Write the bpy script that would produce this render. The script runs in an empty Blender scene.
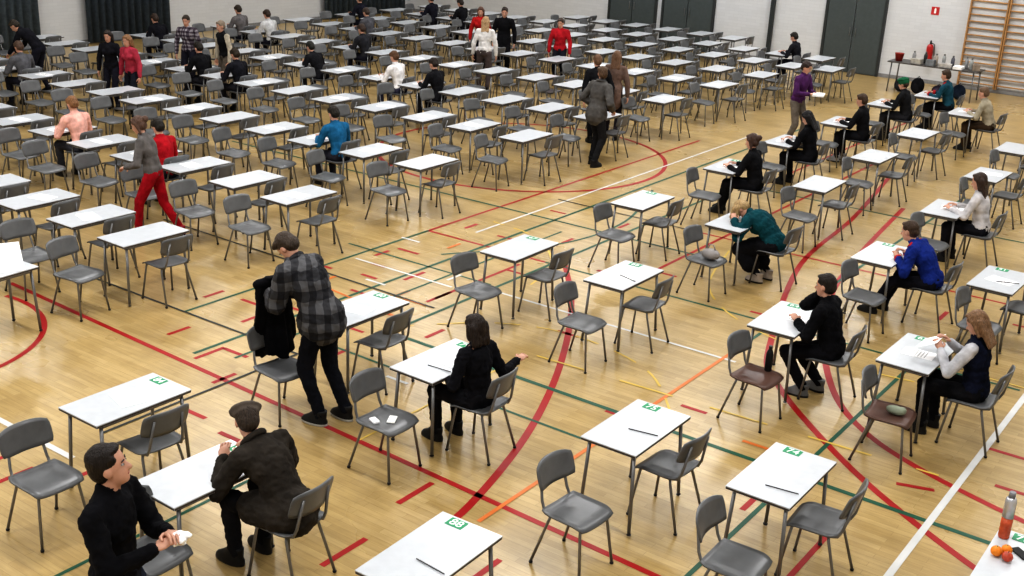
import bpy, bmesh, math, random
from mathutils import Vector as V, Matrix
random.seed(7)
SC=bpy.context.scene; COL=SC.collection
SC.view_settings.view_transform='Standard'
try: SC.view_settings.look='High Contrast'
except Exception: pass
# ------------------------------------------------------------ materials
def nt(name):
    m=bpy.data.materials.new(name); m.use_nodes=True
    t=m.node_tree; return m,t,t.nodes['Principled BSDF']
MC={}
def mat(name,c,rough=.6,metal=0.,var=.12,scale=12.,bump=.0,spec=.5,stretch=None):
    if name in MC: return MC[name]
    m,t,b=nt(name)
    n=t.nodes.new('ShaderNodeTexNoise'); n.inputs['Scale'].default_value=scale; n.inputs['Detail'].default_value=4
    tc=t.nodes.new('ShaderNodeTexCoord')
    if stretch:
        mp=t.nodes.new('ShaderNodeMapping'); mp.inputs['Scale'].default_value=stretch
        t.links.new(tc.outputs['Object'],mp.inputs['Vector']); t.links.new(mp.outputs['Vector'],n.inputs['Vector'])
    else: t.links.new(tc.outputs['Object'],n.inputs['Vector'])
    r=t.nodes.new('ShaderNodeValToRGB'); r.color_ramp.elements[0].position=.3; r.color_ramp.elements[1].position=.7
    r.color_ramp.elements[0].color=(*[max(0,v*(1-var)) for v in c],1); r.color_ramp.elements[1].color=(*[min(1,v*(1+var)) for v in c],1)
    t.links.new(n.outputs['Fac'],r.inputs['Fac']); t.links.new(r.outputs['Color'],b.inputs['Base Color'])
    b.inputs['Roughness'].default_value=rough; b.inputs['Metallic'].default_value=metal
    b.inputs['Specular IOR Level'].default_value=spec
    if bump:
        bp=t.nodes.new('ShaderNodeBump'); bp.inputs['Strength'].default_value=bump; bp.inputs['Distance'].default_value=.03
        t.links.new(n.outputs['Fac'],bp.inputs['Height']); t.links.new(bp.outputs['Normal'],b.inputs['Normal'])
    MC[name]=m; return m
def floor_mat():
    m,t,b=nt('wood_parquet')
    tc=t.nodes.new('ShaderNodeTexCoord')
    br=t.nodes.new('ShaderNodeTexBrick'); br.inputs['Scale'].default_value=1
    br.inputs['Brick Width'].default_value=.7; br.inputs['Row Height'].default_value=.07; br.inputs['Mortar Size'].default_value=.0015
    br.inputs['Color1'].default_value=(.46,.328,.143,1); br.inputs['Color2'].default_value=(.54,.398,.188,1); br.inputs['Mortar'].default_value=(.35,.245,.10,1)
    t.links.new(tc.outputs['Object'],br.inputs['Vector'])
    n=t.nodes.new('ShaderNodeTexNoise'); n.inputs['Scale'].default_value=.35; n.inputs['Detail'].default_value=5
    t.links.new(tc.outputs['Object'],n.inputs['Vector'])
    n2=t.nodes.new('ShaderNodeTexNoise'); n2.inputs['Scale'].default_value=9; n2.inputs['Detail'].default_value=6
    mp2=t.nodes.new('ShaderNodeMapping'); mp2.inputs['Scale'].default_value=(.35,4,1)
    t.links.new(tc.outputs['Object'],mp2.inputs['Vector']); t.links.new(mp2.outputs['Vector'],n2.inputs['Vector'])
    mx=t.nodes.new('ShaderNodeMix'); mx.data_type='RGBA'; mx.blend_type='MULTIPLY'; mx.inputs[0].default_value=.55
    r=t.nodes.new('ShaderNodeValToRGB'); r.color_ramp.elements[0].color=(.72,.70,.66,1); r.color_ramp.elements[1].color=(1,1,1,1)
    r.color_ramp.elements[0].position=.3; r.color_ramp.elements[1].position=.65
    t.links.new(br.outputs['Color'],mx.inputs[6]); t.links.new(n2.outputs['Fac'],r.inputs['Fac']); t.links.new(r.outputs['Color'],mx.inputs[7])
    m2=t.nodes.new('ShaderNodeMix'); m2.data_type='RGBA'; m2.blend_type='MULTIPLY'; m2.inputs[0].default_value=1
    r2=t.nodes.new('ShaderNodeValToRGB'); r2.color_ramp.elements[0].color=(.80,.79,.77,1); r2.color_ramp.elements[1].color=(1,1,1,1)
    r2.color_ramp.elements[0].position=.35; r2.color_ramp.elements[1].position=.62
    n3=t.nodes.new('ShaderNodeTexNoise'); n3.inputs['Scale'].default_value=1.3; n3.inputs['Detail'].default_value=9; n3.inputs['Roughness'].default_value=.65
    t.links.new(tc.outputs['Object'],n3.inputs['Vector']); t.links.new(n3.outputs['Fac'],r2.inputs['Fac'])
    t.links.new(mx.outputs[2],m2.inputs[6]); t.links.new(r2.outputs['Color'],m2.inputs[7])
    t.links.new(m2.outputs[2],b.inputs['Base Color'])
    rr=t.nodes.new('ShaderNodeMapRange'); rr.inputs[3].default_value=.18; rr.inputs[4].default_value=.40
    t.links.new(n.outputs['Fac'],rr.inputs[0]); t.links.new(rr.outputs[0],b.inputs['Roughness'])
    b.inputs['Specular IOR Level'].default_value=.5
    b.inputs['Coat Weight'].default_value=.08; b.inputs['Coat Roughness'].default_value=.2
    return m
def wall_mat():
    m,t,b=nt('white_painted_brick')
    tc=t.nodes.new('ShaderNodeTexCoord')
    br=t.nodes.new('ShaderNodeTexBrick'); br.inputs['Scale'].default_value=1
    br.inputs['Brick Width'].default_value=.28; br.inputs['Row Height'].default_value=.085; br.inputs['Mortar Size'].default_value=.004
    br.inputs['Color1'].default_value=(.60,.61,.62,1); br.inputs['Color2'].default_value=(.63,.64,.65,1); br.inputs['Mortar'].default_value=(.57,.58,.59,1)
    sp=t.nodes.new('ShaderNodeSeparateXYZ'); cb=t.nodes.new('ShaderNodeCombineXYZ'); ad=t.nodes.new('ShaderNodeMath')
    t.links.new(tc.outputs['Object'],sp.inputs[0]); t.links.new(sp.outputs[0],ad.inputs[0]); t.links.new(sp.outputs[1],ad.inputs[1])
    t.links.new(ad.outputs[0],cb.inputs[0]); t.links.new(sp.outputs[2],cb.inputs[1]); t.links.new(cb.outputs[0],br.inputs['Vector'])
    t.links.new(br.outputs['Color'],b.inputs['Base Color']); b.inputs['Roughness'].default_value=.7
    return m
def plaid_mat(name,base,light,dark,s):
    m,t,b=nt(name)
    tc=t.nodes.new('ShaderNodeTexCoord'); sp=t.nodes.new('ShaderNodeSeparateXYZ')
    nz=t.nodes.new('ShaderNodeTexNoise'); nz.inputs['Scale'].default_value=5; t.links.new(tc.outputs['Object'],nz.inputs['Vector'])
    mxv=t.nodes.new('ShaderNodeVectorMath'); mxv.operation='MULTIPLY_ADD'; mxv.inputs[1].default_value=(.07,.07,.07)
    t.links.new(nz.outputs['Color'],mxv.inputs[0]); t.links.new(tc.outputs['Object'],mxv.inputs[2]); t.links.new(mxv.outputs[0],sp.inputs[0])
    def stripe(out):
        a=t.nodes.new('ShaderNodeMath'); a.operation='MULTIPLY'; a.inputs[1].default_value=s; t.links.new(out,a.inputs[0])
        f=t.nodes.new('ShaderNodeMath'); f.operation='FRACT'; t.links.new(a.outputs[0],f.inputs[0])
        g=t.nodes.new('ShaderNodeMath'); g.operation='GREATER_THAN'; g.inputs[1].default_value=.5; t.links.new(f.outputs[0],g.inputs[0]); return g
    ad=t.nodes.new('ShaderNodeMath'); t.links.new(sp.outputs[0],ad.inputs[0]); t.links.new(sp.outputs[1],ad.inputs[1])
    g1=stripe(ad.outputs[0]); g2=stripe(sp.outputs[2])
    s2=t.nodes.new('ShaderNodeMath'); t.links.new(g1.outputs[0],s2.inputs[0]); t.links.new(g2.outputs[0],s2.inputs[1])
    d=t.nodes.new('ShaderNodeMath'); d.operation='DIVIDE'; d.inputs[1].default_value=2; t.links.new(s2.outputs[0],d.inputs[0])
    r=t.nodes.new('ShaderNodeValToRGB'); r.color_ramp.interpolation='CONSTANT'
    r.color_ramp.elements[0].color=(*dark,1); r.color_ramp.elements[1].color=(*light,1); r.color_ramp.elements[1].position=.8
    e=r.color_ramp.elements.new(.3); e.color=(*base,1)
    t.links.new(d.outputs[0],r.inputs['Fac']); t.links.new(r.outputs['Color'],b.inputs['Base Color']); b.inputs['Roughness'].default_value=.9
    return m
M_top=mat('white_laminate',(.54,.56,.58),.28,0,.04)
M_edge=mat('dark_desk_edge',(.07,.06,.055),.5)
M_steel=mat('grey_steel_tube',(.22,.22,.22),.35,.6,.05)
M_rub=mat('black_rubber',(.02,.02,.02),.7)
M_ch=mat('grey_chair_shell',(.13,.133,.135),.34,0,.18,5)
M_chb=mat('brown_chair_seat',(.11,.06,.045),.35,0,.15,6)
M_paper=mat('white_paper',(.94,.94,.94),.6,0,.02)
M_print=mat('grey_printed_text',(.30,.29,.29),.6,0,.02)
M_green=mat('green_card',(.02,.28,.12),.5,0,.05)
M_wht=mat('white_print',(.85,.85,.82),.5,0,.02)
SKIN=mat('skin',(.55,.31,.22),.5,0,.08,20); 
# ------------------------------------------------------------ mesh helpers
def rings(bm,secs,mi=0,cap=True):
    R=[[bm.verts.new(p) for p in s] for s in secs]; n=len(R[0])
    for a,b in zip(R,R[1:]):
        for i in range(n):
            f=bm.faces.new((a[i],a[(i+1)%n],b[(i+1)%n],b[i])); f.material_index=mi; f.smooth=True
    if cap:
        f=bm.faces.new(list(reversed(R[0]))); f.material_index=mi
        f=bm.faces.new(R[-1]); f.material_index=mi
def basis(d):
    d=d.normalized(); a=V((0,0,1)) if abs(d.z)<.9 else V((1,0,0))
    x=d.cross(a).normalized(); y=d.cross(x).normalized(); return x,y
def capsule(bm,p0,p1,r0,r1,n=12,mi=0,k=3,round_=True):
    p0=V(p0);p1=V(p1); d=p1-p0
    if d.length<1e-5: d=V((0,0,1e-4)); p1=p0+d
    u=d.normalized(); x,y=basis(u); secs=[]
    def ring(c,r): return [c+(x*math.cos(2*math.pi*i/n)+y*math.sin(2*math.pi*i/n))*max(r,1e-4) for i in range(n)]
    if round_:
        for j in range(k): 
            a=math.pi/2*(1-j/k)*.96; secs.append(ring(p0-u*r0*math.sin(a),r0*math.cos(a)))
    secs.append(ring(p0,r0)); secs.append(ring(p1,r1))
    if round_:
        for j in range(k-1,-1,-1):
            a=math.pi/2*(1-j/k)*.96; secs.append(ring(p1+u*r1*math.sin(a),r1*math.cos(a)))
    rings(bm,secs,mi)
def tube(bm,pts,r,n=8,mi=0):
    pts=[V(p) for p in pts]; secs=[]; x,y=basis(pts[1]-pts[0])
    for i,p in enumerate(pts):
        d=((pts[min(i+1,len(pts)-1)]-pts[max(i-1,0)])).normalized()
        x=(x-d*x.dot(d)).normalized(); y=d.cross(x)
        secs.append([p+(x*math.cos(2*math.pi*j/n)+y*math.sin(2*math.pi*j/n))*r for j in range(n)])
    rings(bm,secs,mi)
def ell(bm,c,r,R=None,n=16,m=10,mi=0):
    c=V(c); R=R or Matrix.Identity(3); secs=[]
    for j in range(1,m):
        a=math.pi*j/m; secs.append([c+R@V((r[0]*math.sin(a)*math.cos(2*math.pi*i/n),r[1]*math.sin(a)*math.sin(2*math.pi*i/n),-r[2]*math.cos(a))) for i in range(n)])
    rings(bm,secs,mi)
def box(bm,c,s,mi=0,bev=0,R=None):
    c=V(c); R=R or Matrix.Identity(3)
    vs=[bm.verts.new(c+R@V((sx*s[0]/2,sy*s[1]/2,sz*s[2]/2))) for sx in(-1,1) for sy in(-1,1) for sz in(-1,1)]
    fs=[]
    for q in((0,1,3,2),(4,6,7,5),(0,4,5,1),(2,3,7,6),(0,2,6,4),(1,5,7,3)):
        f=bm.faces.new([vs[i] for i in q]); f.material_index=mi; fs.append(f)
    if bev:
        es=list({e for f in fs for e in f.edges}); bmesh.ops.bevel(bm,geom=es,offset=bev,segments=2,profile=.5,affect='EDGES')
def panel(bm,fn,nu,nv,th,mi=0):
    P=[[V(fn(i/nu*2-1,j/nv*2-1)) for j in range(nv+1)] for i in range(nu+1)]
    def nrm(i,j):
        a=P[min(i+1,nu)][j]-P[max(i-1,0)][j]; b=P[i][min(j+1,nv)]-P[i][max(j-1,0)]
        return a.cross(b).normalized()
    T=[[bm.verts.new(P[i][j]+nrm(i,j)*th/2) for j in range(nv+1)] for i in range(nu+1)]
    B=[[bm.verts.new(P[i][j]-nrm(i,j)*th/2) for j in range(nv+1)] for i in range(nu+1)]
    def F(*v):
        f=bm.faces.new(v); f.material_index=mi; f.smooth=True
    for i in range(nu):
        for j in range(nv):
            F(T[i][j],T[i+1][j],T[i+1][j+1],T[i][j+1]); F(B[i][j],B[i][j+1],B[i+1][j+1],B[i+1][j])
    for i in range(nu):
        F(T[i][0],B[i][0],B[i+1][0],T[i+1][0]); F(T[i][nv],T[i+1][nv],B[i+1][nv],B[i][nv])
    for j in range(nv):
        F(T[0][j],T[0][j+1],B[0][j+1],B[0][j]); F(T[nu][j],B[nu][j],B[nu][j+1],T[nu][j+1])
def mesh(bm,name,mats):
    me=bpy.data.meshes.new(name); bmesh.ops.recalc_face_normals(bm,faces=bm.faces); bm.to_mesh(me); bm.free()
    for m in mats: me.materials.append(m)
    return me
def obj(name,me,parent=None,loc=(0,0,0),rz=0,**pr):
    o=bpy.data.objects.new(name,me); COL.objects.link(o); o.location=loc; o.rotation_euler=(0,0,rz)
    if parent: o.parent=parent
    for k,v in pr.items(): o[k]=v
    return o
def mk(name,fn,mats,**kw):
    bm=bmesh.new(); fn(bm); return obj(name,mesh(bm,name,mats),**kw)
# ------------------------------------------------------------ room
XL,XR,YF,YB,ZC=-27.0,2.5,-3.0,31.5,7.6
ST=dict(kind='structure')
FL=mk('floor',lambda b:box(b,((XL+XR)/2,(YF+YB)/2,-.05),(XR-XL+.4,YB-YF+.4,.1)),[floor_mat()],**ST)
WM=wall_mat()
mk('wall_back',lambda b:box(b,((XL+XR)/2,YB+.1,ZC/2),(XR-XL+.4,.2,ZC)),[WM],**ST)
mk('wall_left',lambda b:box(b,(XL-.1,(YF+YB)/2,ZC/2),(.2,YB-YF,ZC)),[WM],**ST)
mk('wall_right',lambda b:box(b,(XR+.1,(YF+YB)/2,ZC/2),(.2,YB-YF,ZC)),[WM],**ST)
mk('wall_front',lambda b:box(b,((XL+XR)/2,YF-.1,ZC/2),(XR-XL+.4,.2,ZC)),[WM],**ST)
mk('ceiling',lambda b:box(b,((XL+XR)/2,(YF+YB)/2,ZC+.05),(XR-XL+.4,YB-YF+.4,.1)),[mat('ceiling_grey',(.18,.18,.18),.8)],**ST)
mk('baseboard_back',lambda b:box(b,((XL+XR)/2,YB-.012,.05),(XR-XL,.02,.1)),[mat('grey_base',(.25,.25,.25),.6)],**ST)
mk('baseboard_left',lambda b:box(b,(XL+.012,(YF+YB)/2,.05),(.02,YB-YF,.1)),[MC['grey_base']],**ST)
M_door=mat('grey_green_door',(.08,.095,.095),.5,0,.06)
M_dfr=mat('door_frame',(.04,.045,.045),.5)
for i,(a,c) in enumerate([(-18.8,-17.25),(-16.95,-15.35),(-11.9,-10.35)]):
    def dfn(b,a=a,c=c):
        m_=(a+c)/2
        for s in(-1,1):
            box(b,(m_+s*(c-a)/4,YB-.04,1.2),((c-a)/2-.02,.05,2.36),0,.006)
            capsule(b,(m_+s*.08,YB-.09,1.0),(m_+s*.08,YB-.09,1.2),.012,.012,8,2)
        box(b,(a-.03,YB-.04,1.22),(.07,.08,2.44),1); box(b,(c+.03,YB-.04,1.22),(.07,.08,2.44),1); box(b,(m_,YB-.04,2.42),(c-a+.12,.08,.07),1)
    mk('door_%d'%(i+1),dfn,[M_door,M_dfr,M_steel],**ST)
mk('trim_1',lambda b:box(b,(-13.5,YB-.06,2.5),(.10,.12,5.0)),[M_dfr],**ST)
# painted floor markings
LC={'red':(.34,.015,.015),'green':(.02,.095,.055),'white':(.62,.62,.60),'orange':(.60,.18,.04),'yellow':(.64,.46,.10),'black':(.03,.035,.03)}
LN={k:[] for k in LC}
def arc(cx,cy,r,a0,a1,n=40): return [(cx+r*math.cos(math.radians(a0+(a1-a0)*i/n)),cy+r*math.sin(math.radians(a0+(a1-a0)*i/n))) for i in range(n+1)]
def smooth(p,n=10):
    o=[]
    for i in range(len(p)-1):
        a=p[max(i-1,0)];b=p[i];c=p[i+1];d=p[min(i+2,len(p)-1)]
        for j in range(n):
            t=j/n
            o.append(tuple(.5*((2*b[k])+(-a[k]+c[k])*t+(2*a[k]-5*b[k]+4*c[k]-d[k])*t*t+(-a[k]+3*b[k]-3*c[k]+d[k])*t**3) for k in(0,1)))
    return o+[p[-1]]
L=lambda c,p,w=.05:LN[c].append((p,w*(1.2 if c in('red','green') else 1)))
def dashed(c,p,w,on=3,off=2):
    i=0
    while i<len(p)-1:
        L(c,p[i:i+on+1],w); i+=on+off
L('red',[(-12.2,7.15),(0,6.6)]); L('red',smooth([(-4.9,5.9),(-4.96,6.66),(-5.36,8.08),(-6.04,9.64),(-6.96,11.24),(-8.0,12.6)]),.06)
L('red',smooth([(-6.2,20.5),(-5.7,17.3),(-5.40,14.52),(-4.5,11.5),(-4.08,10.7),(-3.3,9.85),(-2.39,9.06),(-1.2,8.3),(0,7.8)]),.06)
L('red',smooth([(-5.3,18.5),(-4.95,15.5),(-4.57,13.47),(-3.75,11.3),(-2.86,10.1),(-1.42,9.45),(0,9.2)]),.06)
L('red',arc(-11.8,17,2.6,0,360,80),.06); L('red',arc(-11.6,5.4,1.5,-40,100),.05)
L('orange',[(-4.75,6.5),(-4.75,11.2)],.04); L('white',[(-1.92,3),(-1.92,31)],.06); L('white',[(-14,5.12),(-8,5.08)],.06)
L('green',[(-8,9.0),(0,8.85)]); L('green',[(-16,13.9),(-6.2,13.9)],.04); L('green',[(-9.0,7.2),(-9.0,24)],.04)
L('green',[(-7.9,9.0),(-7.9,17.5)],.04); L('black',[(-12,7.9),(-8.2,7.9)],.03); L('black',[(-8.2,5.5),(-8.2,7.9)],.03)
L('white',[(-7.9,10.85),(-4.6,10.85)],.04); L('white',[(-9.46,12.6),(-9.46,22)],.035)
dashed('yellow',[(-6.3+.2*i,9.55+.0092*i) for i in range(22)],.03); dashed('yellow',smooth([(-9.6,13.2),(-8.7,13.0),(-7.9,12.2),(-7.6,11.2)]),.03); L('yellow',[(-3.2,12.3),(-1.9,12.3)],.025)
dashed('yellow',smooth([(-8.0,9.1),(-7.2,10.0),(-6.3,10.3),(-5.2,10.0),(-4.4,9.1)]),.025); L('yellow',[(-6.4,6.9),(-6.4,9.5)],.02)
L('green',[(-7.5,17.9),(-1.9,17.9)],.04); L('red',[(-7.6,18.3),(-7.6,26)],.04); L('green',[(-3.1,4.5),(-3.1,12.5)],.035); L('green',[(-8.0,12.2),(-2,12.2)],.035)
L('black',[(-13,10.0),(-8.0,9.9)],.03); L('green',[(-10.0,7.9),(-10.0,12.2)],.035); L('red',[(-2.5,4.5),(-2.5,8.8)],.04)
L('red',[(-10,12.2),(-10,20.5)],.04); L('red',[(-10,12.2),(-7.7,12.2)],.04)
L('red',[(-6.75,13.0),(-6.75,22)],.04); L('green',[(-4.75,11.2),(-4.75,20)],.035); L('red',[(-9.6,8.8),(-8.1,8.8)],.04); L('green',[(-8.6,7.4),(-8.6,13.5)],.03)
L('white',[(-9.9,10.6),(-8.3,10.6)],.035); L('red',[(-7.2,14.9),(-2.0,14.9)],.04); dashed('yellow',smooth([(-6.4,14.4),(-5.9,12.8),(-4.9,11.9),(-3.4,11.6),(-2.0,11.9)]),.025)
L('black',[(-9.6,14.9),(-7.2,14.9)],.03); L('red',[(-8.45,3.0),(-8.45,5.0)],.04); L('green',[(-6.6,3.4),(-6.6,6.2)],.03)
L('green',smooth([(-8.8,16.5),(-8.2,14.6),(-8.3,13.0),(-9.2,11.5)]),.035); L('orange',[(-9.8,9.6),(-8.2,9.4)],.035)
L('green',[(-8.1,8.3),(-4.9,8.25)],.03); L('red',[(-8.2,10.0),(-8.2,11.9)],.04); L('green',[(-10.4,11.0),(-8.0,11.0)],.03)
for x,y,dx,dy in [(-5.42,6.52,0,.22),(-5.26,5.51,0,.24),(-8.89,7.32,.0,.2),(-8.7,7.5,.18,0),(-2.2,9.4,.15,.05),(-1.75,10.6,.18,0),(-8.4,9.4,.18,0),(-8.9,10.6,0,.2),(-9.6,11.3,.18,0),(-7.5,9.3,0,.16),(-2.6,7.0,.18,0),(-8.0,11.6,.18,0),(-9.9,9.3,.1,.1),(-6.6,12.9,.18,0),(-9.3,8.3,0,.18),(-10.0,10.1,.16,0),
  (-9.7,8.6,.14,0),(-9.2,9.1,0,.14),(-8.6,8.6,.12,.06),(-8.2,10.3,0,.15),(-9.5,10.6,.12,0),(-8.8,11.6,0,.16),(-9.0,12.7,.16,0),(-8.3,13.2,0,.14),(-7.2,12.4,.12,0),(-6.7,8.7,.14,0),(-7.9,8.2,0,.15),(-6.9,5.9,0,.14),(-4.6,4.4,0,.2),(-3.3,5.7,.18,0),(-3.2,6.2,.16,0),(-4.9,8.9,.14,0),(-1.5,9.9,.16,0),(-2.3,11.7,0,.16),(-7.9,6.3,.15,0),(-8.1,4.6,0,.18),
  (-8.6,10.0,0,.15),(-9.3,10.2,.13,0),(-9.7,12.8,0,.15),(-8.7,13.9,.16,0),(-8.1,14.4,0,.15),(-9.2,14.3,.14,0),(-10.2,8.5,0,.15),(-8.7,6.4,.15,0),(-7.7,5.0,0,.16),(-6.4,10.3,.14,0),(-5.0,12.4,.15,0),(-3.3,13.9,0,.18),(-2.4,14.2,.16,0),(-4.4,9.5,.14,0),(-3.2,8.2,0,.15),(-6.4,3.9,.15,0),
  (-9.6,7.5,0,.15),(-8.3,7.0,0,.15),(-9.0,9.7,.14,0),(-8.9,8.1,.14,0),(-7.3,6.2,.15,0),(-4.3,6.0,0,.18),(-4.6,5.9,.14,0),(-9.8,11.0,0,.14)]:
    L('red',[(x-dx,y-dy),(x+dx,y+dy)],.045)
for x,y,dx,dy in [(-9.1,10.1,.16,0),(-8.5,10.9,0,.14),(-9.9,11.7,.16,0),(-7.0,8.1,.14,0)]: L('white',[(x-dx,y-dy),(x+dx,y+dy)],.04)
for x,y,dx,dy in [(-8.3,9.9,.16,0),(-9.3,11.9,0,.14),(-3.6,9.2,.14,0),(-9.6,9.8,0,.14)]: L('orange',[(x-dx,y-dy),(x+dx,y+dy)],.045)
for ci,(c,ls) in enumerate(LN.items()):
    def lf(b,ls=ls,z=.002+.0008*ci):
        for p,w in ls:
            p=[V((q[0],q[1],z)) for q in p]; prev=None
            if len(p)<2: continue
            for i,q in enumerate(p):
                d=(p[min(i+1,len(p)-1)]-p[max(i-1,0)]).normalized(); s=V((-d.y,d.x,0))*w/2
                cur=(b.verts.new(q+s),b.verts.new(q-s))
                if prev: b.faces.new((prev[0],prev[1],cur[1],cur[0]))
                prev=cur
    mk('floor_marking_'+c,lf,[mat('paint_'+c,LC[c],.42,0,.08,3,0,.3)],parent=FL,**ST)
# lights
M_em,t_,b_=nt('lamp_diffuser'); b_.inputs['Emission Color'].default_value=(1,.98,.94,1); b_.inputs['Emission Strength'].default_value=5
M_hous=mat('lamp_housing',(.5,.5,.5),.5)
for i in range(4):
    for j in range(5):
        x=-24+i*7.4; y=0+j*7.0
        r=obj('ceiling_light',None,loc=(x,y,ZC),label='long white fluorescent ceiling light fixture',category='ceiling light',group='ceiling lights of the hall')
        mk('lamp_housing',lambda b:box(b,(0,0,-.06),(3.2,.7,.12),0,.01),[M_hous],parent=r)
        mk('lamp_diffuser',lambda b:box(b,(0,0,-.13),(3.0,.55,.03)),[M_em],parent=r)
        l=bpy.data.lights.new('hall_light','AREA'); l.shape='RECTANGLE'; l.size=3; l.size_y=.5; l.energy=(80,192,224,185)[i]; l.color=(.99,.99,1)
        o=bpy.data.objects.new('hall_light',l); COL.objects.link(o); o.location=(x,y,ZC-.2)
# ------------------------------------------------------------ desk & chair prototypes
TZ=.73; DW=.90; DD=.50
def d_top(b,mi=(0,1)):
    box(b,(0,0,TZ-.004),(DD,DW,.008),mi[0],.002); box(b,(0,0,TZ-.018),(DD-.004,DW-.004,.02),mi[1],.002)
def d_frame(b,mi=0):
    z=TZ-.045; a=DD/2-.05; c=DW/2-.07
    for s in(-1,1):
        box(b,(s*a,0,z),(.022,2*c,.035),mi); box(b,(0,s*c,z),(2*a,.022,.035),mi)
def d_leg(b,sx=1,sy=1,mi=0,m2=1):
    a=DD/2-.05; c=DW/2-.07
    tube(b,[(sx*a,sy*c,TZ-.03),(sx*(a+.03),sy*(c+.03),.03)],.015,8,mi); capsule(b,(sx*(a+.031),sy*(c+.031),.02),(sx*(a+.032),sy*(c+.032),.012),.019,.019,8,m2,2,False)
def c_seat(b,mi=0):
    def fn(u,v):
        w=.212*(1-.10*abs(u)**5)
        return (.005+.198*u*(1-.06*abs(v)**5), w*v, .452+.012*v*v-.030*max(0,(u-.5)/.5)**2+.012*max(0,(-u-.6)/.4)**2)
    panel(b,fn,10,8,.013,mi)
def c_back(b,mi=0):
    def fn(u,v):
        h=.108*(1-.22*abs(u)**4); z=.715+h*v; 
        return (-.262+.05*u*u-.045*v*.6, .212*u*(1-.06*abs(v)**4), z)
    panel(b,fn,10,6,.013,mi)
def c_frame(b,mi=0):
    for s in(-1,1):
        tube(b,[(.15,s*.155,.437),(-.12,s*.155,.437),(-.185,s*.155,.455),(-.215,s*.15,.52),(-.262,s*.125,.76)],.0115,8,mi)
    tube(b,[(.13,-.155,.437),(.13,.155,.437)],.009,6,mi); tube(b,[(-.1,-.155,.437),(-.1,.155,.437)],.009,6,mi)
def c_leg(b,front,s,mi=0,m2=1):
    x0,x1=(.15,.205) if front else (-.12,-.245)
    tube(b,[(x0,s*.155,.437),(x0+(x1-x0)*.08,s*.165,.40),(x1,s*.205,.02)],.0115,8,mi); capsule(b,(x1,s*.205,.022),(x1,s*.205,.008),.015,.015,8,m2,2,False)
def me_(fn,mats,name):
    bm=bmesh.new(); fn(bm); return mesh(bm,name,mats)
DP=[('tabletop',me_(d_top,[M_top,M_edge],'tabletop'),'white laminate tabletop with dark edge'),('desk_frame',me_(d_frame,[M_steel],'desk_frame'),None)]
for sx in(-1,1):
    for sy in(-1,1): DP.append(('leg',me_(lambda b:d_leg(b,sx,sy),[M_steel,M_rub],'desk_leg'),None))
CPA=[('chair_frame',me_(c_frame,[M_steel],'chair_frame'),None)]
for fr in(0,1):
    for s in(-1,1): CPA.append(('leg',me_(lambda b:c_leg(b,fr,s),[M_steel,M_rub],'chair_leg'),None))
ME_seat=me_(c_seat,[M_ch],'seat'); ME_seatb=me_(c_seat,[M_chb],'seat_brown'); ME_back=me_(c_back,[M_ch],'backrest')
def all_desk(b):
    d_top(b,(0,1)); d_frame(b,2)
    for sx in(-1,1):
        for sy in(-1,1): d_leg(b,sx,sy,2,3)
def all_chair(b):
    c_seat(b,0); c_back(b,0); c_frame(b,1)
    for fr in(0,1):
        for s in(-1,1): c_leg(b,fr,s,1,2)
ME_D=me_(all_desk,[M_top,M_edge,M_steel,M_rub],'exam_desk'); ME_C=me_(all_chair,[M_ch,M_steel,M_rub],'school_chair')
G_D='rows of exam desks'; G_C='school chairs at the exam desks'
def font_mesh(txt,size):
    c=bpy.data.curves.new('t','FONT'); c.body=txt; c.size=size; c.align_x='CENTER'; c.align_y='CENTER'; c.extrude=.0006; c.offset=.001
    o=bpy.data.objects.new('t',c); COL.objects.link(o); dg=bpy.context.evaluated_depsgraph_get()
    me=bpy.data.meshes.new_from_object(o.evaluated_get(dg)); bpy.data.objects.remove(o); me.materials.clear(); me.materials.append(M_wht); return me
def paperfn(b):
    box(b,(0,0,.001),(.21,.297,.002))
    for q in range(7): box(b,(-.01 if q%3 else 0,.11-.03*q,.0022),(.15 if q%3 else .17,.007,.0004),1)
ME_P=me_(paperfn,[M_paper,M_print],'exam_paper')
def desk(x,y,near,num=None,rz=0,paper=False,pencil=False,lab=None):
    lab=lab or 'white rectangular exam desk on grey steel legs'
    if not near:
        o=obj('exam_desk',ME_D,loc=(x,y,0),rz=rz,label=lab,category='desk',group=G_D)
    else:
        o=obj('exam_desk',None,loc=(x,y,0),rz=rz,label=lab+(' with green number card' if num else ''),category='desk',group=G_D)
        for n,me,lb in DP:
            p=obj(n,me,parent=o)
            if lb: p['label']=lb
        if num:
            c=mk('number_card',lambda b:box(b,(0,0,0),(.135,.095,.002)),[M_green],parent=o,loc=(-.08,DW/2-.07,TZ+.0015))
            c['label']='green card with a white desk number'
            obj('number_print',font_mesh(num,.10),parent=c,loc=(0,0,.0012))
    R=Matrix.Rotation(rz,3,'Z')
    def at(dx,dy): 
        v=R@V((dx,dy,0)); return (x+v.x,y+v.y)
    if paper:
        px,py=at(random.uniform(.0,.06),random.uniform(-.12,.08)); obj('exam_paper',ME_P,loc=(px,py,TZ+.001),rz=rz+PI/2+random.uniform(-.3,.3),label='white printed exam paper lying on a desk',category='paper',group='exam papers on desks')
    if pencil:
        px,py=at(.10,-.15+random.uniform(-.1,.1)); mk('pencil',lambda b:capsule(b,(-.12,0,0),(.12,0,0),.0042,.0042,6),[mat('pencil_dark',(.03,.025,.025),.4)],loc=(px,py,TZ+.0075),rz=random.uniform(-.4,.4),label='thin dark pencil lying on an exam desk',category='pencil',group='pencils on desks')
    return o
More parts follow.
